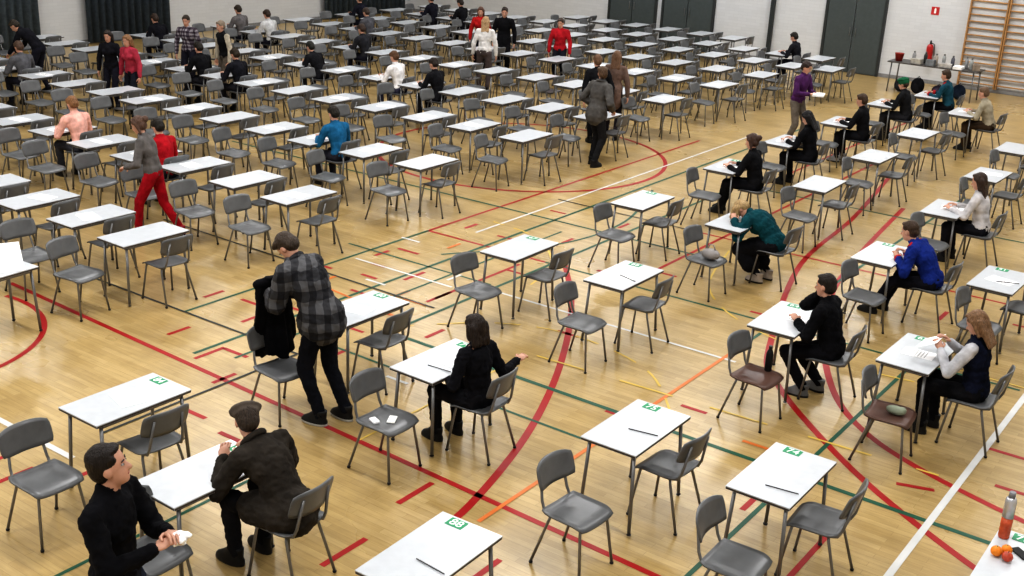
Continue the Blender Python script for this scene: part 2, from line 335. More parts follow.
def chair(x,y,rz,near,brown=False,lab=None,stuff=None):
    lab=lab or 'grey school chair with curved backrest and steel legs'
    if not near: return obj('school_chair',ME_C,loc=(x,y,0),rz=rz,label=lab,category='chair',group=G_C)
    o=obj('school_chair',None,loc=(x,y,0),rz=rz,label=lab if not brown else 'school chair with brown seat and grey backrest',category='chair',group=G_C)
    obj('seat',ME_seatb if brown else ME_seat,parent=o); obj('backrest',ME_back,parent=o)
    for n,me,lb in CPA: obj(n,me,parent=o)
    return o
# camera model (also used to skip desks standing outside the view)
CF,CA,CT,CR,CH=1165.1,-.6093,.3474,.0491,4.897
Fv=V((math.cos(CT)*math.sin(CA),math.cos(CT)*math.cos(CA),-math.sin(CT)))
r0=V((math.cos(CA),-math.sin(CA),0)); u0=r0.cross(Fv)
Rv=r0*math.cos(CR)+u0*math.sin(CR); Uv=u0*math.cos(CR)-r0*math.sin(CR)
def seen(x,y,z=.5,m=50):
    d=V((x,y,z-CH)); w=d.dot(Fv)
    if w<1: return False
    a=512+CF*d.dot(Rv)/w; b=288-CF*d.dot(Uv)/w
    return -m<a<1024+m and -m<b<576+m
cam=bpy.data.cameras.new('camera'); co=bpy.data.objects.new('camera',cam); COL.objects.link(co)
co.matrix_world=Matrix(((Rv.x,Uv.x,-Fv.x,0),(Rv.y,Uv.y,-Fv.y,0),(Rv.z,Uv.z,-Fv.z,CH),(0,0,0,1)))
cam.sensor_width=36; cam.lens=CF*36/1024; cam.clip_end=200; SC.camera=co
# ------------------------------------------------------------ layout
CH_LIST=[]
PI=math.pi
J=lambda a:random.uniform(-a,a)
right=[ # x,y,num,paper,pencil
(-7.35,5.19,'84',1,0),(-5.95,4.80,'86',0,0),(-4.05,5.04,'88',0,1),
(-7.36,7.95,'80',1,0),(-5.93,7.50,'79',1,1),(-3.95,7.50,'75',0,1),(-2.72,7.54,'74',0,1),(-0.97,7.38,'73',0,0),
(-7.34,10.64,'67',1,0),(-5.93,10.64,'66',1,1),(-4.01,10.64,'64',1,0),(-2.69,10.64,'63',1,0),
(-7.34,13.51,'55',1,0),(-5.93,13.51,'54',0,0),(-4.01,13.51,'52',1,0),(-2.66,13.51,'51',1,1),
(-7.34,16.20,'43',1,0),(-5.90,16.20,None,1,0),(-4.05,16.20,None,1,0),
(-7.45,18.60,None,1,0),(-5.94,18.65,None,1,0),(-4.17,18.75,None,1,0),
(-7.40,21.0,None,1,0),(-6.0,21.07,None,1,0),(-4.35,21.15,None,0,0),
(-7.45,23.6,None,1,0),(-5.97,23.9,None,1,0),(-7.1,25.4,None,0,0),(-4.4,23.9,None,0,0)]
seated_right={1:.58,4:.44,10:.50,11:.58,14:.62,18:.48,13:.55,16:.46,19:.45,22:.45,25:.45,27:.40,26:.50}
SEAT={}
for i,(x,y,num,pa,pe) in enumerate(right):
    near=y<17
    desk(x,y,near,num,J(.03),pa,pe)
    wx=x+seated_right.get(i,.30+J(.05)); wy=y+J(.06)
    if i==1: wx,wy=-5.36,5.05
    SEAT[i]=(wx,wy)
    if i not in(2,7): CH_LIST.append((wx,wy,PI+J(.08),False))
    ex,ey=x+.10+J(.04),y-.93+J(.06)
    if i==0: ex,ey=-7.14,4.30
    if i==1: ex,ey=-5.74,4.16
    if i==3: ex,ey=-7.30,6.84
    if i==4: ex,ey=-5.88,6.68
    if i==5: ex,ey=-3.84,6.48
    if i not in(2,7): CH_LIST.append((ex,ey,J(.1),i in(10,11)))
rowsY=[8.0,10.47,13.0,15.6,17.9,20.4,22.8,24.8,26.7,28.4,30.1]
LB={}
desk(-10.85,6.1,True,None,.05,False)
for ri,y in enumerate(rowsY):
    for k in range(0,14):
        if k==13 and ri>3: continue
        if ri==10 and (k<3 or k>8): continue
        x=-10.78-1.045*k+J(.04); yy=y+J(.05)
        if not seen(x,yy,.6,40): continue
        LB[(k,ri)]=(x,yy)
LB[(-1,8)]=(-10.0,27.0)
left_people={}
def nearest(x,y):
    return min((k for k in LB if k not in left_people),key=lambda k:(LB[k][0]+.4-x)**2+(LB[k][1]-y)**2)
farseat=[(-12.5,13.1,dict(top=(.02,.13,.25),hair=(.02,.015,.01),bottom=(.03,.03,.04),sit_yaw=170,lab='person in a blue shirt seated at a desk')),
(-15.8,10.6,dict(top=(.80,.45,.38),hair=(.25,.13,.06),bottom=(.05,.05,.06),lab='person in a peach coloured top seated at a desk')),
(-13.5,10.5,dict(top=(.40,.015,.025),hair=(.02,.015,.01),bottom=(.03,.03,.04),lab='person with dark hair in a red shirt seated at a desk')),
(-14.0,16.9,dict(top=(.015,.015,.018),hair=(.03,.02,.015),bottom=(.02,.02,.025),lab='person in black seated at a desk')),
(-15.5,18.1,dict(top=(.75,.73,.72),hair=(.12,.06,.03),bottom=(.05,.05,.08),lab='person in a white top seated at a desk')),
(-21.0,27.0,dict(top=(.015,.015,.018),hair=(.03,.02,.015),bottom=(.02,.02,.025),lab='person in a black sweater seated at a desk')),
(-21.8,26.4,dict(top=(.02,.02,.03),hair=(.08,.05,.03),bottom=(.02,.02,.025),lab='person in a dark jumper seated at a desk')),
(-20.7,22.6,dict(top=(.10,.10,.11),hair=(.06,.04,.03),bottom=(.02,.02,.025),lab='person in a grey top seated at a desk')),
(-17.2,17.3,dict(top=(.015,.015,.018),hair=(.02,.02,.015),bottom=(.02,.02,.025),lab='person in black bending over a desk',lean=35)),
(-21.6,20.8,dict(top=(.55,.55,.55),hair=(.05,.03,.02),bottom=(.02,.02,.03),lab='person in a light grey shirt seated at a desk')),
(-19.0,15.0,dict(top=(.012,.012,.014),hair=(.02,.015,.01),bottom=(.02,.02,.025),lab='person in a black coat seated at a desk')),
(-18.2,15.3,dict(top=(.015,.015,.02),hair=(.03,.02,.01),bottom=(.02,.02,.025),lab='person in a black hooded coat seated')),
(-20.6,13.6,dict(top=(.12,.12,.13),hair=(.1,.06,.04),bottom=(.02,.02,.03),lab='person in a grey hoodie seated at a desk')),
(-11.1,28.3,dict(top=(.02,.02,.025),hair=(.02,.015,.01),bottom=(.02,.02,.03),lab='person in a black jacket seated by the wall')),
(-22.6,24.6,dict(top=(.02,.02,.03),hair=(.10,.06,.04),bottom=(.02,.02,.03),lab='person in a navy top seated at a desk')),
(-23.6,19.2,dict(top=(.16,.15,.15),hair=(.04,.03,.02),bottom=(.02,.02,.03),lab='person in a grey sweater seated at a desk')),
(-23.2,17.0,dict(top=(.015,.015,.02),hair=(.05,.03,.02),bottom=(.02,.02,.03),lab='person in a black top leaning over a desk',lean=30)),
(-18.6,20.6,dict(top=(.03,.03,.035),hair=(.05,.03,.02),bottom=(.02,.02,.03),lab='person in a charcoal top seated at a desk'))]
FS=[]
for x,y,sp in farseat:
    k=nearest(x,y); left_people[k]=1; FS.append((LB[k],sp))
for k,(x,y) in LB.items():
    d=math.hypot(x,y)
    desk(x,y,d<15.5 ,None,J(.03),d<27 and random.random()<.6,False)
    dx=.47 if k in left_people else .31+J(.04)
    CH_LIST.append((x+dx,y+J(.05) if k not in left_people else y,PI+J(.1),False)); CH_LIST.append((x+J(.08),y-.85+J(.08),J(.15),False))
CH_LIST.sort(key=lambda c:math.hypot(c[0],c[1]))
CH_LIST=[c for c in CH_LIST if seen(c[0],c[1],.5,45)]
for i,(x,y,rz,br) in enumerate(CH_LIST[:300]):
    chair(x,y,rz,math.hypot(x,y)<16,br)
if len(CH_LIST)>300:
    bm=bmesh.new()
    for x,y,rz,br in CH_LIST[300:]:
        tmp=ME_C.copy(); tmp.transform(Matrix.Translation((x,y,0))@Matrix.Rotation(rz,4,'Z')); bm.from_mesh(tmp); bpy.data.meshes.remove(tmp)
    me=bpy.data.meshes.new('school_chairs_far'); bm.to_mesh(me); bm.free()
    for m in(M_ch,M_steel,M_rub): me.materials.append(m)
    obj('school_chairs',me,kind='stuff',label='many grey school chairs beside the farthest desks',category='chairs')
# ------------------------------------------------------------ people
def ik(a,b,l1,l2,h):
    a=V(a);b=V(b);h=V(h); d=b-a
    if d.length>(l1+l2)*.985: b=a+d.normalized()*(l1+l2)*.985; d=b-a
    D=d.length; c=(l1*l1-l2*l2+D*D)/(2*D); hh=math.sqrt(max(0,l1*l1-c*c)); u=d/D
    h=h-u*h.dot(u)
    h=h.normalized() if h.length>1e-4 else basis(u)[0]
    return a+u*c+h*hh,b
TXS={}
def remesh(bm,name,vox,mats,disp=0,it=3,extra=None,ns=.09):
    me=bpy.data.meshes.new('tmp'); bmesh.ops.recalc_face_normals(bm,faces=bm.faces); bm.to_mesh(me); bm.free()
    o=bpy.data.objects.new('tmp',me); COL.objects.link(o)
    r=o.modifiers.new('r','REMESH'); r.mode='VOXEL'; r.voxel_size=vox; r.use_smooth_shade=True
    if it: s=o.modifiers.new('s','SMOOTH'); s.iterations=it; s.factor=.5
    if disp:
        for k_,st in ((ns,disp),(ns*.4,disp*.45)):
            if k_ not in TXS:
                TXS[k_]=bpy.data.textures.new('fold','CLOUDS'); TXS[k_].noise_scale=k_
            d=o.modifiers.new('d','DISPLACE'); d.texture=TXS[k_]; d.strength=st; d.mid_level=.5
    dg=bpy.context.evaluated_depsgraph_get(); out=bpy.data.meshes.new_from_object(o.evaluated_get(dg))
    bpy.data.objects.remove(o); bpy.data.meshes.remove(me); out.name=name
    if extra:
        b2=bmesh.new(); b2.from_mesh(out); extra(b2); b2.to_mesh(out); b2.free()
    out.materials.clear()
    for m in mats: out.materials.append(m)
    for p in out.polygons: p.use_smooth=True
    return out
def cm(c,tag='cloth'):
    if not isinstance(c,tuple): return c
    nm='%s_%03d_%03d_%03d'%(tag,int(c[0]*999),int(c[1]*999),int(c[2]*999))
    if tag=='hair': return mat(nm,c,.5,0,.45,30,.5,.4,(4,4,.5))
    return mat(nm,c,.92 if tag=='cloth' else .5,0,.28,9,.55 if tag=='cloth' else .1,.2 if tag=='cloth' else .3)
def person(lab,x,y,yaw,sit=True,lean=8,side=0,lw=None,rw=None,la=None,ra=None,twist=0,hyaw=0,hpitch=15,top=(.02,.02,.02),bottom=(.02,.02,.03),hair=(.03,.02,.01),style='short',shoes=(.015,.015,.015),sc=1.,near=False,topname='jacket',coat=0,sleeves=None,pz=None,legname='trousers',topinf=.018,lh=None,rh=None,hat=None,skirt=False,fem=False,hunch=0,collar=False,sole=None,cuffs=None,trim=None):
    vox=.009 if near else .015
    P=V((0,0,pz if pz else (.545 if sit else .93)))
    a=math.radians(lean); b=math.radians(side)
    s=V((math.sin(a),math.sin(b),math.cos(a)*math.cos(b))).normalized()
    a2=math.radians(lean+hunch); s3=V((math.sin(a2),math.sin(b),math.cos(a2)*math.cos(b))).normalized()
    tw=math.radians(twist); lat=V((-math.sin(tw),math.cos(tw),0)); lat=(lat-s*lat.dot(s)).normalized(); fw=lat.cross(s)
    W=.16 if fem else .18
    waist=P+s*.14; Cb=P+s*.25; chest=Cb+s3*.07; N=Cb+s3*.235
    LS=Cb+s3*.18+lat*W; RS=Cb+s3*.18-lat*W
    hp=math.radians(hpitch); hy=math.radians(hyaw)+tw
    hf=V((math.cos(hy)*math.cos(hp),math.sin(hy)*math.cos(hp),-math.sin(hp))); hl=V((-math.sin(hy),math.cos(hy),0)); hu=hf.cross(hl)
    s2=(s3+V((0,0,.6))).normalized() if lean+hunch<45 else s3
    HC=N+s2*.15+hf*.02
    HR=Matrix((hf,hl,hu)).transposed()
    h=lambda f,l,u:HC+HR@V((f,l,u))
    if sit:
        lw=lw or V((.40,.14,.765)); rw=rw or V((.40,-.14,.765))
        la=la or V((.40,.11,.09)); ra=ra or V((.36,-.12,.09))
    else:
        lw=lw or V((.08,.27,.80)); rw=rw or V((.06,-.27,.80))
        la=la or V((.06,.11,.09)); ra=ra or V((-.08,-.10,.09))
    lw=V(lw);rw=V(rw);la=V(la);ra=V(ra)
    LH=P+V((.0,.085,-.03)); RH=P+V((.0,-.085,-.03))
    LE,lw=ik(LS,lw,.29,.255,lh or (-.4,.6,-.7)); RE,rw=ik(RS,rw,.29,.255,rh or (-.4,-.6,-.7))
    LK,la=ik(LH,la,.43,.42,(1,.12,.35)); RK,ra=ik(RH,ra,.43,.42,(1,-.12,.35))
    TR=Matrix((fw,lat,s)).transposed(); f3=lat.cross(s3); TR3=Matrix((f3,lat,s3)).transposed()
    def torso(B,i,hem=0):
        ell(B,P+s*.02,(.105+i,.155+i,.12+i+hem),TR); ell(B,waist,(.095+i,.125+i,.15+i),TR)
        ell(B,chest,(.108+i,.145+i,.18+i),TR3); capsule(B,LS-lat*.02,N-s3*.02,.05+i*.7,.052+i*.5); capsule(B,RS+lat*.02,N-s3*.02,.05+i*.7,.052+i*.5)
        capsule(B,LS-lat*.04-s3*.02,RS+lat*.04-s3*.02,.055+i*.8,.055+i*.8)
        if fem: 
            for q in(1,-1): ell(B,chest+f3*.075+lat*.065*q,(.05+i,.055+i,.055+i),TR3)
    def arm(B,S,E,Wr,i): capsule(B,S,E,.050+i,.040+i); capsule(B,E,Wr,.040+i,.027+i)
    def leg(B,H,K,A,i): capsule(B,H,K,.082+i,.056+i); capsule(B,K,A,.055+i,.038+i)
    bm=bmesh.new()
    torso(bm,0); capsule(bm,N-s3*.05,HC-hu*.03,.054,.05)
    for S,E,Wr in((LS,LE,lw),(RS,RE,rw)): arm(bm,S,E,Wr,0)
    for H,K,A,sg in((LH,LK,la,1),(RH,RK,ra,-1)):
        leg(bm,H,K,A,0); 
        fd=V((K.x-H.x,K.y-H.y,0)); fd=fd.normalized() if (sit and fd.length>.1) else V((1,.12*sg,0)).normalized()
        capsule(bm,A-V((0,0,.04)),A+fd*.11-V((0,0,.055)),.028,.022)
    ell(bm,h(-.012,0,.028),(.094,.074,.098),HR); ell(bm,h(.022,0,-.03),(.064,.057,.085),HR); ell(bm,h(.05,0,-.075),(.032,.035,.03),HR)
    capsule(bm,h(.078,0,.012),h(.098,0,-.022),.009,.014)
    for q in(1,-1): ell(bm,h(-.005,.074*q,-.005),(.020,.010,.032),HR)
    def hands(B):
        for E,Wr,sg in((LE,lw,1),(RE,rw,-1)):
            d=(Wr-E).normalized(); n=V((.15,-sg*.25,-1)); n=n-d*n.dot(d)
            if abs(d.z)>.75: n=V((0,-sg,0))-d*d.dot(V((0,-sg,0)))
            n.normalize(); l=d.cross(n).normalized()
            thumbside=l if l.dot(V((.6,-sg,.3)))>0 else -l
            R=Matrix((d,thumbside,n)).transposed()
            ell(B,Wr+d*.045,(.052,.040,.017),R,12,8)
            for i,(o,ln) in enumerate([(.028,.036),(.010,.041),(-.009,.037),(-.027,.029)]):
                p=Wr+d*.082+thumbside*o; q=p+d*ln*.9+n*ln*.35; t=q+d*ln*.45+n*ln*.75
                capsule(B,p,q,.0095,.0085,7,0,2); capsule(B,q,t,.0085,.0068,7,0,2)
            p=Wr+d*.025+thumbside*.034; q=p+d*.03+thumbside*.026+n*.01; t=q+d*.03+thumbside*.002+n*.012
            capsule(B,p,q,.011,.0095,7,0,2); capsule(B,q,t,.0095,.0078,7,0,2)
    o=obj('person',remesh(bm,'person_body',vox if near else .014,[SKIN],0,3,hands),loc=(x,y,0),rz=math.radians(yaw),label=lab,category='person'); o.scale=(sc,)*3
    bm=bmesh.new(); i=topinf; torso(bm,i,coat*.6)
    if sleeves is None:
        for S,E,Wr in((LS,LE,lw),(RS,RE,rw)): arm(bm,S,E,Wr-(Wr-E).normalized()*.02,i*.8)
    else:
        b3=bmesh.new()
        for S,E,Wr in((LS,LE,lw),(RS,RE,rw)): arm(b3,S-(E-S)*.02,E,Wr-(Wr-E).normalized()*.02,i*.8)
        capsule(b3,LS,RS,.04,.04)
        obj('shirt_sleeves',remesh(b3,'shirt_sleeves',.011,[cm(sleeves)],.014,2),parent=o)
    capsule(bm,N-s3*.03,N+s3*.025,.062+i*.4,.058+i*.3)
    if coat:
        capsule(bm,P,P-V((0,0,coat)) if not sit else P-V((.03,0,.02)),.15+i,.16+i)
        for K,H in((LK,LH),(RK,RH)): 
            if sit: capsule(bm,H,H+(K-H)*.5,.10+i,.09+i)
    obj(topname,remesh(bm,topname,max(vox,.010),[cm(top)],.030 if near else .018,2,None,.07),parent=o)
    if cuffs or trim:
        for E,Wr in((LE,lw),(RE,rw)):
            d=(Wr-E).normalized(); mk('cuff',lambda B:capsule(B,Wr-d*.035,Wr+d*.012,.050,.043,14,0,2,False),[cm(cuffs or trim)],parent=o)
    if trim:
        for q in(1,-1): mk('sleeve_stripe',lambda B:tube(B,[LS+s3*.055+lat*.02 if q>0 else RS+s3*.055-lat*.02,N+s3*.02+lat*.05*q],.022,8),[cm(trim)],parent=o)
    if collar:
        def cf(B):
            pts=[N+s3*.03+(f3*math.cos(t)*.078+lat*math.sin(t)*.080)+s3*.012*math.cos(t)*-1 for t in [math.radians(25+310*q/20) for q in range(21)]]
            tube(B,pts,.021,8)
        mk('collar',cf,[cm(top)],parent=o)
    bm=bmesh.new(); i=.012; ell(bm,P,(.11+i,.155+i,.115+i),TR)
    if skirt:
        for H,K in((LH,LK),(RH,RK)): capsule(bm,H,K,.11,.11)
        capsule(bm,LH+(LK-LH)*.5,RH+(RK-RH)*.5,.11,.11)
        for K,A in((LK,la),(RK,ra)): capsule(bm,K,K+(A-K)*.55,.10,.12)
    else:
        for H,K,A in((LH,LK,la),(RH,RK,ra)): leg(bm,H,K,A,i)
    obj(legname,remesh(bm,legname,max(vox,.011),[cm(bottom)],.020 if near else .014,2,None,.06),parent=o)
    if skirt:
        bm=bmesh.new()
        for K,A in((LK,la),(RK,ra)): capsule(bm,K,A,.060,.043)
        obj('tights',remesh(bm,'tights',.011,[cm((.012,.012,.014))],0,1),parent=o)
    for H,K,A,sg in((LH,LK,la,1),(RH,RK,ra,-1)):
        fd=V((K.x-H.x,K.y-H.y,0)); fd=fd.normalized() if (sit and fd.length>.1) else V((1,.12*sg,0)).normalized()
        z=A.z-.09
        def sh(B):
            n=14; secs=[]; lt=V((-fd.y,fd.x,0)); c=V((A.x,A.y,z))
            for zz,gx in((.0,1.0),(.012,1.04),(.022,1.05),(.035,1.02),(.06,.95),(.085,.78),(.115,.66),(.135,.6)):
                ring=[]
                for j in range(n):
                    t=2*PI*j/n; fx=math.cos(t); ly=math.sin(t)
                    L_=.15 if zz<.05 else max(.062,.15-(zz-.05)*1.25)
                    ring.append(c+fd*(.025+fx*L_*gx if fx>0 else .025*gx+fx*.095*(1 if zz<.06 else .85))+lt*ly*.048*(gx if zz<.07 else max(gx,.9))+V((0,0,zz)))
                secs.append(ring)
            rings(B,secs,0)
            for f in B.faces:
                if f.calc_center_median().z<z+.02: f.material_index=1
        mk('shoe',sh,[cm(shoes,'shoe'),cm(sole or (.02,.02,.02),'shoe')],parent=o)
    if style!='bald':
        bm=bmesh.new(); ell(bm,h(-.026,0,.043),(.094,.082,.094),HR); ell(bm,h(-.05,0,.0),(.068,.078,.080),HR)
        if style in('long','bun'):
            for q in(1,-1): capsule(bm,h(-.005,.070*q,.04),h(-.015,.075*q,-.10),.024,.018)
        if style=='long':
            for q in(-1,-.5,0,.5,1): capsule(bm,h(-.06,.06*q,.02),h(-.075,.068*q,-.22),.040,.020)
        if style=='hanging':
            for q in(-1,-.5,0,.5,1):
                p=h(.0,.075*q,.07); capsule(bm,p,p-V((0,0,.13))+hu*.05,.045,.022)
                p=h(-.03,.08*q,.03); capsule(bm,p,p-V((0,0,.12)),.03,.018)
        if style=='bob':
            for q in(1,-1): capsule(bm,h(-.01,.070*q,.03),h(-.02,.08*q,-.07),.03,.03)
            for q in(-1,-.4,.4,1): capsule(bm,h(-.06,.06*q,.02),h(-.07,.07*q,-.13),.045,.032)
        if style=='bun': ell(bm,h(-.13,0,.05),(.045,.045,.045),HR)
        if style=='mop':
            for q in(-1,-.5,0,.5,1): ell(bm,h(.03-.02*abs(q),.06*q,.10-.02*abs(q)),(.05,.035,.03),HR)
        else:
            ell(bm,h(.030,0,.100),(.045,.058,.020),HR)
            for q in(1,-1): ell(bm,h(.02,.058*q,.060),(.035,.016,.03),HR)
        obj('hair',remesh(bm,'hair',.009 if near else .012,[cm(hair,'hair')],.010,2,None,.04),parent=o)
    if hat:
        if hat[0]=='cap':
            bm=bmesh.new(); TC=HR@Matrix.Rotation(math.radians(14),3,'Y')
            ell(bm,h(.010,0,.082),(.128,.112,.036),TC); ell(bm,h(-.01,0,.070),(.104,.094,.052),HR); ell(bm,h(.092,0,.052),(.045,.072,.010),TC)
            obj('flat_cap',remesh(bm,'flat_cap',.008,[cm(hat[1])],.010,2,None,.05),parent=o)
        else:
            mk('knit_hat',lambda B:(ell(B,h(-.01,0,.088),(.12,.105,.045),HR),ell(B,h(-.02,0,.05),(.11,.095,.09),HR)),[cm(hat[1])],parent=o)
    EW=mat('eye_white',(.42,.40,.38),.3,0,.02); EI=mat('eye_iris',(.03,.02,.015),.2)
    for q in(1,-1):
        mk('eye',lambda B:(ell(B,h(.071,.030*q,.012),(.009,.012,.006),HR,10,8,0),ell(B,h(.077,.030*q,.012),(.004,.006,.005),HR,8,6,1)),[EW,EI],parent=o)
        mk('eyebrow',lambda B:capsule(B,h(.080,.016*q,.030),h(.074,.043*q,.031),.004,.003,6),[cm(hair,'hair')],parent=o)
    mk('mouth',lambda B:ell(B,h(.081,0,-.052),(.005,.019,.005),HR,10,6),[mat('lips',(.36,.13,.11),.5)],parent=o)
    return o,dict(lw=lw,rw=rw)
S=SEAT
M_plaid=plaid_mat('plaid_flannel',(.038,.038,.042),(.105,.105,.11),(.012,.012,.015),6.2)
M_plaid2=plaid_mat('plaid_shirt_far',(.10,.08,.10),(.3,.28,.3),(.03,.02,.03),12.)
person('standing person in black sweater holding crumpled white wrapping',-5.04,3.40,24,sit=False,lean=0,hyaw=20,hpitch=-12,lw=(.30,.05,1.20),rw=(.29,-.08,1.18),top=(.008,.008,.010),bottom=(.02,.025,.04),hair=(.018,.012,.009),near=True,topname='sweater',topinf=.018,sc=1.07)
person('person in tweed flat cap and dark jacket seated at a desk',S[1][0]+.02,S[1][1]-.02,182,lean=30,hunch=14,hpitch=34,hyaw=-24,twist=-8,lh=(-.3,.7,-.8),rh=(-.3,-.7,-.8),lw=(.50,.10,.78),rw=(.44,-.16,.78),top=(.040,.034,.028),bottom=(.015,.015,.018),hair=(.05,.035,.025),near=True,hat=('cap',(.12,.10,.085)),topinf=.026,sc=1.06,collar=True,coat=.01)
person('standing person in plaid jacket looking down at a black coat',-6.95,7.0,187,sit=False,lean=24,hunch=18,hpitch=66,lw=(.50,.03,1.02),rw=(.48,-.14,1.0),top=M_plaid,bottom=(.010,.011,.016),hair=(.055,.038,.026),style='mop',near=True,topinf=.050,coat=.04,sc=1.10,la=(-.05,.10,.09),ra=(-.17,-.10,.09),collar=True,sole=(.45,.45,.43))
person('person with dark brown hair in a black suit at a desk',S[4][0],S[4][1]-.04,174,lean=6,hpitch=10,hyaw=-4,lw=(.25,.15,.70),rw=(-.02,-.50,.76),rh=(-.3,-.4,-.8),top=(.010,.010,.013),bottom=(.012,.012,.015),hair=(.025,.016,.012),style='bob',near=True,fem=True,topinf=.014,sc=.98)
person('person in black sweater resting chin on hand at a desk',S[10][0],S[10][1],180,lean=14,hpitch=8,rw=(.20,-.05,1.07),rh=(1,-.2,-1),lw=(.36,.10,.775),la=(.20,.11,.09),ra=(.12,-.12,.09),top=(.008,.008,.010),bottom=(.010,.010,.013),hair=(.02,.014,.01),shoes=(.15,.15,.15),near=True,topname='sweater',topinf=.024)
_,p6=person('person in navy vest and white sleeves reading papers at a desk',S[11][0],S[11][1],176,lean=8,hpitch=28,lw=(.34,.12,.88),rw=(.34,-.10,.90),top=(.010,.013,.030),bottom=(.010,.010,.012),hair=(.22,.13,.07),style='long',near=True,fem=True,topname='vest',sleeves=(.50,.50,.52))
person('person in a blue jacket with red details seated at a desk',S[14][0],S[14][1]-.02,178,lean=26,hunch=18,hpitch=15,la=(.62,.1,.09),ra=(.56,-.12,.09),top=(.015,.035,.20),bottom=(.012,.012,.018),hair=(.06,.035,.02),near=True,topinf=.026,trim=(.35,.02,.02))
person('person in a white jacket and dark trousers seated at a desk',S[18][0],S[18][1],180,lean=12,top=(.55,.53,.53),bottom=(.015,.015,.02),hair=(.05,.03,.02),style='long',fem=True)
person('person in a teal sweater and dark skirt hunched at a desk',S[13][0]-.02,S[13][1],174,lean=40,hunch=26,hpitch=84,lw=(.48,.24,.775),rw=(.44,-.22,.775),top=(.008,.062,.075),bottom=(.012,.012,.015),hair=(.40,.28,.14),style='hanging',near=True,fem=True,topname='sweater',skirt=True,legname='skirt',shoes=(.35,.3,.25),topinf=.034,la=(.12,.1,.09),ra=(.10,-.12,.09))
person('person with black hair in black clothes seated at a desk',S[16][0],S[16][1],180,lean=12,top=(.012,.012,.014),bottom=(.012,.012,.015),hair=(.07,.04,.03),style='bun',fem=True,ra=(.55,-.1,.09),la=(.5,.1,.09))
person('person in black with white cuffs seated at a desk',S[19][0],S[19][1],180,lean=12,hpitch=30,top=(.010,.010,.012),bottom=(.012,.012,.015),hair=(.012,.010,.010),style='long',fem=True,cuffs=(.7,.7,.7))
person('person with short hair in a black top seated at a desk',S[22][0],S[22][1],182,lean=10,top=(.012,.012,.014),bottom=(.012,.012,.015),hair=(.06,.035,.02),shoes=(.3,.3,.3))
person('person in a green knitted hat and dark jacket seated',S[25][0],S[25][1],180,lean=14,top=(.018,.018,.02),bottom=(.03,.03,.035),hair=(.05,.03,.02),hat=('knit',(.02,.12,.06)))
person('person in a teal jacket with red trim seated at a desk',S[27][0],S[27][1],180,lean=14,top=(.02,.08,.11),bottom=(.012,.012,.015),hair=(.06,.035,.02),trim=(.40,.03,.04))
person('person in a beige shirt and brown trousers seated at a desk',S[26][0],S[26][1],180,lean=20,top=(.36,.32,.24),bottom=(.06,.04,.025),hair=(.16,.10,.06),topname='shirt')
person('standing person in a purple shirt handing out papers',-8.44,21.35,-10,sit=False,hpitch=25,hyaw=10,lw=(.3,.08,1.1),rw=(.3,-.1,1.1),top=(.09,.03,.11),bottom=(.17,.15,.13),hair=(.04,.025,.02),topname='shirt')
mk('paper_stack',lambda B:[box(B,(.004*(q%3),.003*(q%2),.006+.012*q),(.21,.30,.011)) for q in range(3)],[M_paper],loc=(-8.02,21.29,1.08),rz=.3,label='stack of white papers held in both hands',category='paper stack')
person('standing person in a grey hooded sweater and dark trousers',-10.40,17.2,75,sit=False,hyaw=60,hpitch=5,lw=(.16,.22,.98),rw=(.16,-.22,.98),top=(.10,.095,.09),bottom=(.02,.02,.022),hair=(.10,.06,.035),style='mop',topinf=.035,sc=1.03,coat=.05,topname='hooded_sweater',collar=True)
person('standing person with long brown hair seen from behind',-11.32,19.3,110,sit=False,top=(.16,.11,.09),bottom=(.03,.025,.03),hair=(.16,.09,.05),style='long',fem=True,coat=.2)
person('standing person in a long black coat beside a desk',-11.30,18.75,140,sit=False,lean=25,top=(.012,.012,.014),bottom=(.012,.012,.015),hair=(.16,.09,.05),coat=.3)
person('walking person in grey cardigan and red trousers',-12.40,9.42,212,sit=False,lean=10,hunch=8,hyaw=0,hpitch=25,lw=(.32,.14,1.0),rw=(.30,-.14,.98),top=(.14,.13,.125),bottom=(.33,.01,.02),hair=(.12,.07,.05),style='bun',fem=True,sc=.98,la=(.22,.1,.09),ra=(-.30,-.1,.12),topname='cardigan',shoes=(.3,.02,.03))
person('standing person in a white shirt seen from behind',-15.95,21.3,120,sit=False,top=(.66,.64,.62),bottom=(.1,.08,.08),hair=(.4,.27,.15),style='long',fem=True)
person('standing person in a long black coat',-16.9,23.35,-60,sit=False,top=(.010,.010,.012),bottom=(.012,.012,.015),hair=(.03,.02,.015),coat=.35)
person('standing person in a red sweater',-17.7,23.45,-60,sit=False,top=(.38,.02,.02),bottom=(.02,.02,.03),hair=(.12,.06,.04),style='long',fem=True,sc=.95)
person('standing person in a red top and dark trousers',-15.25,23.35,-70,sit=False,top=(.40,.02,.03),bottom=(.02,.02,.03),hair=(.05,.03,.02),sc=.95)
person('standing person in pale shirt and dark vest',-19.1,16.5,-100,sit=False,top=(.012,.012,.014),sleeves=(.45,.40,.32),bottom=(.12,.10,.08),hair=(.25,.2,.15),topname='vest',sc=.96)
person('standing person in a plaid shirt',-20.2,16.45,-60,sit=False,top=M_plaid2,bottom=(.02,.02,.03),hair=(.04,.03,.02),topname='shirt',sc=.96)
person('standing person with blond hair in a pink red sweater',-18.95,14.05,-80,sit=False,top=(.38,.05,.08),bottom=(.02,.02,.03),hair=(.25,.14,.07),style='long',fem=True,sc=.92)
person('standing person with dark hair in a black jacket',-19.65,14.1,-60,sit=False,top=(.015,.015,.02),bottom=(.02,.02,.03),hair=(.03,.02,.015),style='long',fem=True,sc=.92)
